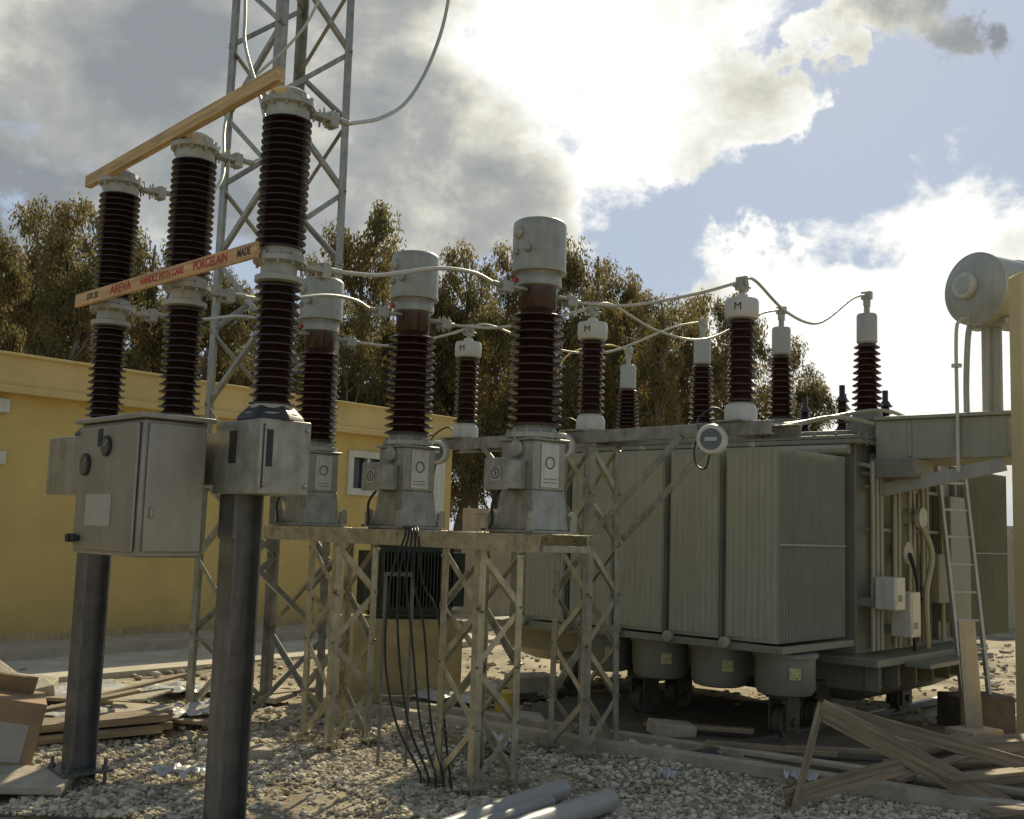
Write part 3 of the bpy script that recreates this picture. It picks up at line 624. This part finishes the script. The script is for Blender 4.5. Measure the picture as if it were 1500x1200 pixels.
def radiator(x0,x1,y0,w_,z0=.92,z1=2.58):
    m=M(); nf=24
    for i in range(nf):
        cx=x0+.02+(x1-x0-.04)*i/(nf-1); e_=.011
        pr=[(-e_,y0+.03),(-e_,y0+w_-.02),(0,y0+w_),(e_,y0+w_-.02),(e_,y0+.03),(0,y0)]
        m.add([(cx+a,b,z0) for a,b in pr]+[(cx+a,b,z1) for a,b in pr],[(i_,(i_+1)%6,6+(i_+1)%6,6+i_) for i_ in range(6)]+[(5,4,3,2,1,0),tuple(range(6,12))])
    n=64; vs=[];fs=[]
    for j in range(n+1):
        yy=y0+.012+(w_-.024)*j/n; xx=x0+.004-.007*abs(math.sin(math.pi*8*j/n))
        vs+=[(xx,yy,z0+.03),(xx,yy,z1-.03)]
    for j in range(n): fs.append((2*j,2*j+1,2*j+3,2*j+2))
    m.add(vs,fs)
    m.cyl((x0+.03,y0+w_/2,z1-.06),(x1+.1,y0+w_/2,z1-.06),.05,n=12); m.cyl((x0+.03,y0+w_/2,z0+.06),(x1+.1,y0+w_/2,z0+.06),.05,n=12)
    m.bx(x0+.03,x1-.01,y0-.006,y0+.002,(z0+z1)/2-.008,(z0+z1)/2+.008)
    return m
for i in range(5):
    ro_=mkobj('radiator',radiator(0,1.25,i*.59,.52),trgrey,TR); y0=i*.59
    q=M(); q.lathe([(.025,0),(.05,.01),(.05,.05),(.02,.06)],(-.04,y0+.47,.90),axis=(-1,0,0)); mkobj('drain_valve',q,trgrey,ro_)
    q=M(); q.lathe([(.02,0),(.03,.01),(.02,.04)],(.02,y0+.27,2.59)); mkobj('vent_plug',q,trgrey,ro_)
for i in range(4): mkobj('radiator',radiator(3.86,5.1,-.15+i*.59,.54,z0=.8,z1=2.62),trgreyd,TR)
q=M(); q.bx(-.03,1.3,-.06,.0-.01,.84,.90); q.bx(-.03,.03,-.011,2.95,.84,.90); q.bx(1.2,1.26,-.011,2.95,.84,.90)
for i in range(6): q.bx(.02,1.21,i*.59-.05,i*.59-.0,.85,.89)
mkobj('cooler_frame',q,trgreyd,TR,.004)
for i in range(4):
    q=M(); c=(.42,.16+i*.66,0)
    q.lathe([(.20,.46),(.235,.47),(.26,.52),(.26,.78),(.285,.785),(.285,.82),(.25,.825)],c,n=32); fo=mkobj('cooling_fan',q,trgreyd,TR)
    q=M(); q.lathe([(.19,.455),(.19,.459)],c,n=24); mkobj('fan_grille',q,darkm,fo)
    q=M(); q.box((c[0]-.2625*math.sin(.75),c[1]-.2625*math.cos(.75),.66),(.10,.006,.10),Matrix.Rotation(-.75,3,'Z')); mkobj('rating_sticker',q,mat('yellowed_sticker',(.5,.45,.2),.6,0,.6,60),fo)
def bushing(x,y,tz,cap=True,zt=4.30,name='high_voltage_bushing'):
    m=M(); m.lathe([(.19,2.8),(.19,2.98),(.22,2.985),(.22,3.02),(.15,3.03),(.14,3.08)],(x,y,0)); b_=mkobj(name,m,trgreyd,TR)
    q=M(); q.lathe(sheds(3.07,zt-.52,.095,.155,11,.075,.125),(x,y,0)); mkobj('bushing_insulator',q,brown,b_,sharp=60)
    q=M(); q.lathe([(.08,zt-.53),(.10,zt-.51),(.10,zt-.24),(.09,zt-.22),(.03,zt-.215),(.028,zt-.1)],(x,y,0)); q.bx(x-.045,x+.045,y-.02,y+.02,zt-.14,zt-.03); q.bx(x-.03,x+.03,y-.05,y+.05,zt-.07,zt+.01); mkobj('bushing_cap',q,trlight,b_,.003)
bushing(1.99,.13,0); bushing(2.17,1.17+.02,0); bushing(2.38-.1,2.27,0); bushing(2.7,3.65,0,zt=4.15,name='neutral_bushing')
for i,(x,y) in enumerate([(2.9,.35),(2.95,.85),(3.0,1.35),(2.3,.55)]):
    m=M(); m.lathe([(.08,2.85),(.09,2.9),(.06,2.91)]+sheds(2.92,3.3,.04,.075,5)+[(.03,3.31),(.03,3.42)],(x,y,0)); mkobj('low_voltage_bushing',m,brown2,TR,sharp=60)
q=M(); q.bx(1.62,2.7,-1.42,-.125,2.58,2.95); q.bx(1.58,2.74,-1.46,-.125,2.951,2.985)
for i in range(3): q.bx(1.605,1.619,-1.38+i*.45,-1.34+i*.45,2.60,2.93)
mkobj('bus_duct',q,trgrey,TR,.006)
q=M(); q.bar((1.66,-.13,2.28),(1.66,-1.3,2.52),.05,.12); mkobj('duct_brace',q,trlight,TR,.004)
q=M(); q.bx(1.5,1.95,-.55,-.125,2.40,2.579); mkobj('duct_throat',q,trgreyd,TR,.006)
q=M(); r_=.325; CC=Vector((1.76,-1.02,4.15)); AX=Vector((.94,-.34,0))
def cp_(d,y=0,z=0): return CC+AX*d+Vector((.34,.94,0))*y+Vector((0,0,z))
q.lathe([(.1,-.07),(.2,-.06),(r_-.03,-.02),(r_,0),(r_+.015,0),(r_+.015,.03),(r_,.03),(r_,.5),(r_+.012,.5),(r_+.012,.53),(r_,.53),(r_,1.75),(r_+.015,1.75),(r_+.015,1.78),(r_-.02,1.80),(.1,1.86)],CC,axis=AX,n=44); cn=mkobj('conservator',q,trlight,TR)
q=M(); q.lathe([(.105,0),(.12,.02),(.12,.06),(.11,.08),(.02,.085)],cp_(-.06,.02,.02),axis=-AX); lg=mkobj('oil_level_gauge',q,white,cn)
q=M(); q.lathe([(.08,0),(.075,.006)],cp_(-.143,.02,.02),axis=-AX); mkobj('gauge_face',q,glass,lg)
for dd_ in(.22,.95):
    b0=cp_(dd_,0); q=M(); R_=Matrix.Rotation(math.atan2(-.34,.94),3,'Z'); q.box((b0.x,b0.y,3.42),(.04,.20,.86),R_); q.box((b0.x,b0.y,3.42),(.12,.04,.86),R_); q.box((b0.x,b0.y,3.0),(.2,.30,.025),R_); q.box((b0.x,b0.y,3.84),(.14,.42,.06),R_); mkobj('conservator_support',q,trlight,TR,.004)
def tubes(name,pts,r,mt=None,n=8,seg=6):
    q=M(); q.tube(spl(pts,seg),r,n); return mkobj(name,q,mt or trgrey,TR)
tubes('oil_pipe',[(1.86,-.95,3.88),(1.80,-.94,3.7),(1.80,-.92,3.3),(1.80,-.92,3.0)],.028,trlight)
tubes('oil_pipe',[(1.95,-1.32,3.9),(1.9,-1.36,3.4),(1.86,-1.36,3.0)],.03,trlight)
tubes('oil_pipe',[(1.57,-.92,2.45),(1.57,-.92,3.0),(1.57,-.92,3.70),(1.62,-.94,3.84),(1.72,-.98,3.88)],.016,white)
q=M(); q.lathe([(.045,0),(.045,.03)],(1.57,-.92,3.40)); mkobj('pipe_flange',q,white,TR)
for x,z1 in((1.47,2.5),(1.56,2.42),(1.65,2.48),(1.95,2.4),(2.05,2.5),(2.3,2.42),(2.4,2.3),(2.62,2.4),(2.72,2.5),(3.12,2.4)): tubes('riser_pipe',[(x,-.16,.80),(x,-.16,z1-.1),(x,-.14,z1),(x,-.02,z1+.03)],.022)
for z in(1.2,1.9,2.3):
    q=M(); q.bx(1.43,3.2,-.135,-.10,z,z+.03); mkobj('pipe_clip',q,trgreyd,TR)
tubes('cable_conduit',[(1.4,-.2,2.9),(1.0,.0,2.93),(.5,.3,2.80),(.3,1.2,2.72),(.2,2.5,2.72)],.022,seg=8)
tubes('cable_conduit',[(2.3,-.2,3.02),(1.6,-.15,3.05),(.7,.2,2.86),(.4,.8,2.8)],.018,seg=8)
tubes('header_pipe',[(1.32,.0,2.66),(1.32,1.5,2.66),(1.32,2.9,2.66)],.05)
q=M(); q.lathe([(.09,0),(.09,.04),(.05,.05),(.05,.12),(.1,.13),(.1,.18)],(2.35,-.1,2.05),axis=(0,-1,0)); mkobj('oil_valve',q,trlight,TR)
q=M(); q.lathe([(.07,0),(.07,.05),(.11,.055),(.11,.075)],(2.2,-.12,1.7),axis=(0,-1,0)); mkobj('oil_valve',q,trlight,TR)
q=M(); q.lathe([(.06,0),(.07,.1),(.02,.12)],(2.55,-.1,1.3),axis=(0,-1,0)); mkobj('oil_valve',q,darkm,TR)
tubes('oil_pipe',[(2.35,-.25,2.0),(2.5,-.3,1.7),(2.4,-.28,1.3),(2.5,-.25,.78)],.03)
tubes('oil_pipe',[(2.2,-.2,1.7),(2.15,-.3,1.4),(2.2,-.25,1.0),(2.2,-.25,.76)],.02,black)
for x,z,h_ in((1.52,1.18,.30),(1.86,.92,.42)):
    q=M(); q.bx(x-.1,x+.12,-.40,-.2,z,z+h_); bo=mkobj('junction_box',q,white,TR,.012)
    q=M(); q.bx(x-.08,x+.10,-.404,-.401,z+.04,z+h_-.04); mkobj('box_lid',q,white,bo)
    q=M(); q.bx(x-.05,x+.03,-.407,-.405,z+.08,z+.14); mkobj('box_label',q,trgreyd,bo)
    q=M(); q.bx(x-.08,x+.1,-.2,-.021,z+.02,z+.1); mkobj('box_bracket',q,trgreyd,TR)
q=M(); q.bx(2.8,3.08,-.25,-.081,1.2,1.7); mkobj('control_box',q,trgreyd,TR,.01)
q=M(); q.bx(3.2,3.75,-.22,-.081,1.0,2.3); mkobj('control_box',q,trgreyd,TR,.01)
q=M(); q.bx(1.7,3.3,-.6,-.36,.66,.70); mkobj('service_step',q,trgreyd,TR,.004)

LD=M(); a0=Vector((4.66,11.0,.33)); a1=Vector((4.58,11.35,2.62)); sx=Vector((.15,.04,0))
LD.bar(a0-sx,a1-sx,.03,.05); LD.bar(a0+sx,a1+sx,.03,.05)
for i in range(8):
    k=(i+.6)/8.3; p=a0.lerp(a1,k); LD.cyl(p-sx*1.05,p+sx*1.05,.013,n=10)
o=mkobj('ladder',LD,mat('pale_ladder_grey',(.45,.46,.44),.45,.2,.1,8)); top(o,'pale metal ladder leaning on the end of the big transformer','ladder')
q=M(); q.box((0,0,.16),(.6,.4,.36)); o=mkobj('masonry_block',q,concd,None,.015,loc=(4.66,11.0,0),rotz=.2); top(o,'stained masonry block under the foot of the ladder','block')
q=M(); q.bx(-.08,.08,-.01,.01,0,.92)
o=mkobj('grating_panel',q,mat('grey_sheet_metal',(.28,.29,.28),.45,.3,.2,8,streak=.3),None,.003); o.location=(4.10,9.72,.22); o.rotation_euler=(-.12,.0,.1); top(o,'narrow grey sheet panel propped beside the transformer','panel')
q=M(); q.box((0,0,.1),(.4,.3,.24)); o=mkobj('masonry_block',q,conc,None,.015,loc=(4.10,9.72,0),rotz=.5); top(o,'pale masonry block under the propped sheet panel','block')

# ------------------------------------------------------------ conductors
def cablet(pts,r,label,mtl=cable_m,n=10,cat='cable',name='bus_cable'):
    q=M(); q.tube(spl(pts,n),r,8); o=mkobj(name,q,mtl,sharp=180); return top(o,label,cat)
def ctT(c,sy,z=3.55+PZ):
    ca,sa=math.cos(CA),math.sin(CA); return Vector((c[0]-sa*sy*.43,c[1]+ca*sy*.43,z))
CTs=[(.161,7.68),(-.825,8.74),(-1.76,9.78)]
SAt=[SL(1.55,0,3.76),SL(0,0,3.76),SL(-1.65,0,3.76)]
BT=[TL(1.99,.13,4.27),TL(2.17,1.19,4.27),TL(2.28,2.27,4.27)]
PX=[1.1,0,-1.1]
for i in range(3):
    p0=BL(PX[i],.40,3.29); p3=ctT(CTs[i],-1); d=p3-p0
    cablet([p0,p0+d*.25+Vector((0,0,.0)),p0+d*.6+Vector((0,0,.07)),p0+d*.85+Vector((0,0,.06)),p3],.014,'stranded aluminium conductor from breaker pole to current transformer')
    q0=ctT(CTs[i],1); q3=SAt[i]; d=q3-q0
    cablet([q0,q0+d*.3-Vector((0,0,.07)),q0+d*.7-Vector((0,0,.05)),q3-Vector((0,0,.0))],.013,'stranded aluminium conductor from current transformer to surge arrester')
    b3=BT[i]; d=b3-q3
    cablet([q3,q3+d*.08+Vector((0,0,.02)),q3+d*.3-Vector((0,0,.22)),q3+d*.55-Vector((0,0,.30)),q3+d*.85-Vector((0,0,.05)),b3-Vector((0,0,-.01))],.012,'sagging aluminium conductor from surge arrester to transformer bushing')
nb=TL(2.7,3.65,4.12)
cablet([nb,nb+Vector((-.3,-.2,.03)),nb+Vector((-.8,-.8,-.2)),nb+Vector((-1.0,-1.2,-.6))],.012,'thin yellow earthing lead at the neutral bushing',yellowp,name='earthing_lead')
p=BL(1.1,.42,4.21); cablet([p,(-.885,6.7,4.38),(-.75,7.0,4.63),(-.63,7.3,5.07),(-.55,7.5,5.6),(-.5,7.7,6.6)],.013,'aluminium dropper curving up to the overhead gantry',name='overhead_dropper')
p=BL(0,.42,4.21); cablet([p,(-1.74,7.3,4.35),(-1.85,7.5,4.75),(-2.06,7.75,5.3),(-2.12,7.9,5.7),(-2.3,8.3,7)],.013,'aluminium dropper curving up to the overhead gantry',name='overhead_dropper')
p=BL(-1.1,.42,4.21); cablet([p,(-2.45,8.1,4.25),(-2.35,8.4,4.5),(-2.5,9.1,5.4),(-1.9,9.3,6.3),(-1.6,9.3,7.6)],.013,'aluminium dropper curving up to the overhead gantry',name='overhead_dropper')

for i in range(5):
    x0=-.80+.025*i; y0=8.30
    sw=[-.12,-.05,.02,.08,.16][i]
    cablet([(x0,y0+.1,1.80),(x0+.03,y0-.05,1.74),(x0-.0+sw*.5,y0-.12,1.4),(x0+.05+sw,y0-.15,.85+.07*i),(x0+.14+sw*.9,y0-.2,.40),(x0+.22+.03*i,y0-.3,.08),(x0+.24+.03*i,y0-.4,.0)],.009,'loose black control cable hanging from the platform to the ground',black,name='control_cable')
q=M()
for x in(-.93,-.72): q.bx(x-.012,x+.012,8.5,8.52,.0,1.42)
q.bx(-.942,-.708,8.499,8.521,1.42,1.45); q.bx(-.918,-.732,8.503,8.517,.5,.52)
o=mkobj('cable_bracket',q,galvd); top(o,'narrow upright steel bracket behind hanging cables','bracket')

# ------------------------------------------------------------ small transformer on plinth
pm=M(); pm.bx(-.6,.6,-.4,.4,-.05,.82); o=mkobj('masonry_plinth',pm,mat('yellow_stone_block',(.42,.33,.15),.9,0,.3,3,bump=.5,bscale=20),None,.015,loc=(-1.15,12.1,0),rotz=.35); top(o,'yellow masonry plinth under the small dark transformer','plinth')
ST=thing('distribution_transformer','small dark green distribution transformer with cooling fins on a yellow plinth','transformer',(-1.05,12.15,.83),.35)
q=M(); q.bx(-.42,.42,-.2,.2,.05,.78); q.bx(-.5,.5,-.28,.28,.779,.82); q.bx(-.45,.45,-.18,-.1,0,.051); q.bx(-.45,.45,.1,.18,0,.051); mkobj('tank',q,dgreen,ST,.006)
q=M()
for i in range(22): q.bx(-.4+i*.037,-.39+i*.037,-.36,-.199,.12,.7)
for i in range(9): q.bx(.419,.56,-.18+i*.044,-.17+i*.044,.12,.7); q.bx(-.56,-.419,-.18+i*.044,-.17+i*.044,.12,.7)
mkobj('cooling_fins',q,dgreen,ST)
for i in range(3):
    q=M(); q.lathe([(.05,.82)]+sheds(.83,1.0,.025,.05,4)+[(.015,1.01),(.015,1.06)],(-.25+i*.25,.05,0),n=16); mkobj('bushing',q,brown,ST,sharp=60)

# ------------------------------------------------------------ kerb / pit edge
def kerb(p0,p1,w_,h_,mtl):
    m=M(); m.bar(Vector(p0),Vector(p1),w_,h_); o=mkobj('concrete_kerb',m,mtl,None,.01); o['kind']='structure'; return o
kerb((-1.2,10.75,.03),(3.6,7.5,.03),.13,.12,conc); kerb((-.9,11.1,.03),(4.0,7.85,.03),.10,.10,conc)
q=M(); q.box((0,0,0),(5.0,2.8,.02)); o=mkobj('oil_pit_floor',q,concd); o.location=(2.75,10.3,.035); o.rotation_euler[2]=-.62; o['kind']='structure'
for y in(.35,3.3):
    q=M(); a=TL(-.8,y,.05); b_=TL(4.6,y,.05); q.bar(a,b_,.06,.05); q.bar(a+Vector((0,0,-.02)),b_+Vector((0,0,-.02)),.12,.02); o=mkobj('steel_rail',q,galvd); top(o,'steel rail under the wheels of the big transformer','rail')

# ------------------------------------------------------------ site debris
GR='loose timber planks lying about the site'
def pk(p0,p1,w_=.12,h_=.03,mt=woodg,tilt=0,lab='weathered timber plank lying on the rubble'): plank(p0,p1,w_,h_,mt,lab,tilt=tilt,group=GR)
for i,(dx,dy,dz) in enumerate([(0,0,.05),(.03,.18,.05),(-.05,.34,.06),(.02,.08,.13),(0,.26,.13)]):
    pk((-4.3+dx,8.25+dy,dz),(-2.85+dx,9.35+dy,dz+.02),.15,.06)
pk((-4.2,9.3,.1),(-3.3,10.1,.25),.12,.03); pk((-4.6,9.6,.25),(-3.3,10.4,.1),.14,.03)
pk((-3.2,9.9,.05),(-2.2,9.3,.12),.1,.03); pk((-4.0,10.4,.08),(-3.1,10.9,.3),.1,.025); pk((-2.9,10.9,.05),(-1.9,11.6,.1),.1,.03)
pk((1.7,9.35,.09),(2.7,9.0,.10),.10,.04); pk((2.3,9.1,.11),(3.3,9.0,.12),.10,.04); pk((1.3,10.2,.09),(2.2,9.8,.12),.09,.04)
pk((3.3,9.1,.08),(4.0,9.6,.2),.12,.03); pk((2.9,8.3,.05),(3.7,8.9,.14),.1,.03)
for (x,y,z,l,w_,h_,rz,ry) in [(-4.15,9.2,.42,.55,.3,.14,-.5,.35),(-3.0,10.0,.08,.9,.5,.03,.4,.1),(-3.6,10.6,.12,.8,.5,.03,-.3,-.1),(-3.35,7.45,.06,1.0,.45,.06,.1,0.02),(-4.3,10.0,.2,.5,.3,.12,.6,-.2),(-4.9,11.0,.15,.9,.5,.1,.2,.1),(-2.5,11.4,.06,.7,.4,.06,-.4,0.02),(-1.9,8.6,.04,.25,.18,.1,.7,.1),(1.5,9.9,.1,.4,.2,.12,.3,.1),(3.5,9.5,.1,.5,.3,.14,.8,.05),(.2,10.4,.06,.35,.25,.1,.2,.1)]:
    q=M(); q.box((0,0,0),(l,w_,h_)); o=mkobj('concrete_slab',q,conc,None,.012); o.location=(x,y,z); o.rotation_euler=(.08,ry,rz); top(o,'broken pale concrete slab lying on rubble','slab')
CX=thing('cardboard_box','torn cardboard carton with a white label standing on edge','box',(-3.50,7.85,.0),.5)
q=M(); q.bx(-.18,.18,-.22,.22,.03,.55); o1=mkobj('carton',q,cardb,CX,.006); q=M(); q.bx(-.13,.1,-.224,-.221,.14,.40); mkobj('shipping_label',q,paper,CX)
q=M(); q.box((-.05,.1,.60),(.3,.02,.16),Matrix.Rotation(.5,3,'X')); mkobj('carton_flap',q,cardb,CX)
CX.rotation_euler=(.05,.18,.45)
def sheetobj(x,y,s,seed):
    r=random.Random(seed); m=M(); n=16
    ph=[r.uniform(0,6) for _ in range(6)]
    for j in range(n):
        for i in range(n):
            u=i/(n-1)-.5; v_=j/(n-1)-.5
            z=.03*abs(math.sin(u*9+ph[0]+v_*5))+.03*abs(math.sin(v_*11+ph[1]-u*6))+.012*abs(r.gauss(0,1))
            m.v.append((u*s*(1+.2*math.sin(v_*6+ph[2])),v_*s*.7*(1+.25*math.sin(u*7+ph[3])),.01+z))
    for j in range(n-1):
        for i in range(n-1): m.f.append((j*n+i,j*n+i+1,(j+1)*n+i+1,(j+1)*n+i)); m.mi.append(0)
    o=mkobj('plastic_sheet',m,sheet,sharp=180); o.location=(x,y,.03); o.rotation_euler[2]=r.uniform(0,3); top(o,'crumpled pale plastic wrapping on the ground','plastic sheet',)
for i,(x,y,s) in enumerate([(-2.7,10.3,.8),(-3.6,9.9,.9),(-2.2,7.75,.35),(-.1,9.3,.4),(2.2,8.2,.3),(-.6,11.5,.7),(.2,12.5,.9),(-4.2,11.2,1.1),(-3.2,11.5,.8),(1.2,8.1,.2)]): sheetobj(x,y,s,i)
for a,b_,r_ in(((.42,7.60,.075),(-.7,5.9,.075),.07),((.32,7.30,.06),(-.6,5.9,.06),.05),((.71,7.32,.08),(-.45,5.75,.08),.075)):
    q=M(); q.pipe(a,b_,r_,r_*.9); o=mkobj('plastic_pipe',q,pvc); top(o,'length of grey plastic pipe lying on the gravel','pipe','grey plastic pipes on the gravel')
BF=thing('broken_timber_crate','broken pallet crate of splintered planks propped on its side','crate',(2.2,7.9,0),0)
OF=Vector((2.2,7.9,0))
def bfp(p0,p1,w_=.03,h_=.13): plank(p0,p1,w_,h_,woodg,'',name='plank',parent=BF,off=OF)
bfp((2.27,8.0,.60),(3.45,7.7,.03),.03,.15); bfp((2.29,8.04,.62),(1.98,7.55,.02),.03,.08); bfp((2.92,7.9,.27),(1.98,7.62,.07),.03,.12)
bfp((2.35,8.2,.58),(3.95,8.0,.20),.03,.10); bfp((3.05,7.72,.20),(3.62,7.85,.24),.14,.025)
pk((3.2,7.4,.06),(4.0,7.7,.08),.14,.03,woodg); pk((3.0,8.75,.08),(4.2,8.8,.12),.14,.05)
pk((3.35,8.35,.30),(4.15,8.5,.34),.25,.08,woodg); pk((3.4,8.3,.06),(4.1,8.6,.08),.2,.1,woodg)
q=M(); q.box((0,0,.12),(.5,.35,.24)); o=mkobj('masonry_block',q,conc,None,.015,loc=(.3,12.2,0),rotz=.4); top(o,'pale masonry block near the transformer','block')
q=M(); q.lathe([(.13,0),(.16,.3),(.165,.3),(.165,.32),(.15,.32)]); o=mkobj('plastic_bucket',q,yellowp,loc=(.02,11.0,0)); o.scale=(.7,.7,.7); top(o,'yellow plastic bucket standing on the ground','bucket')
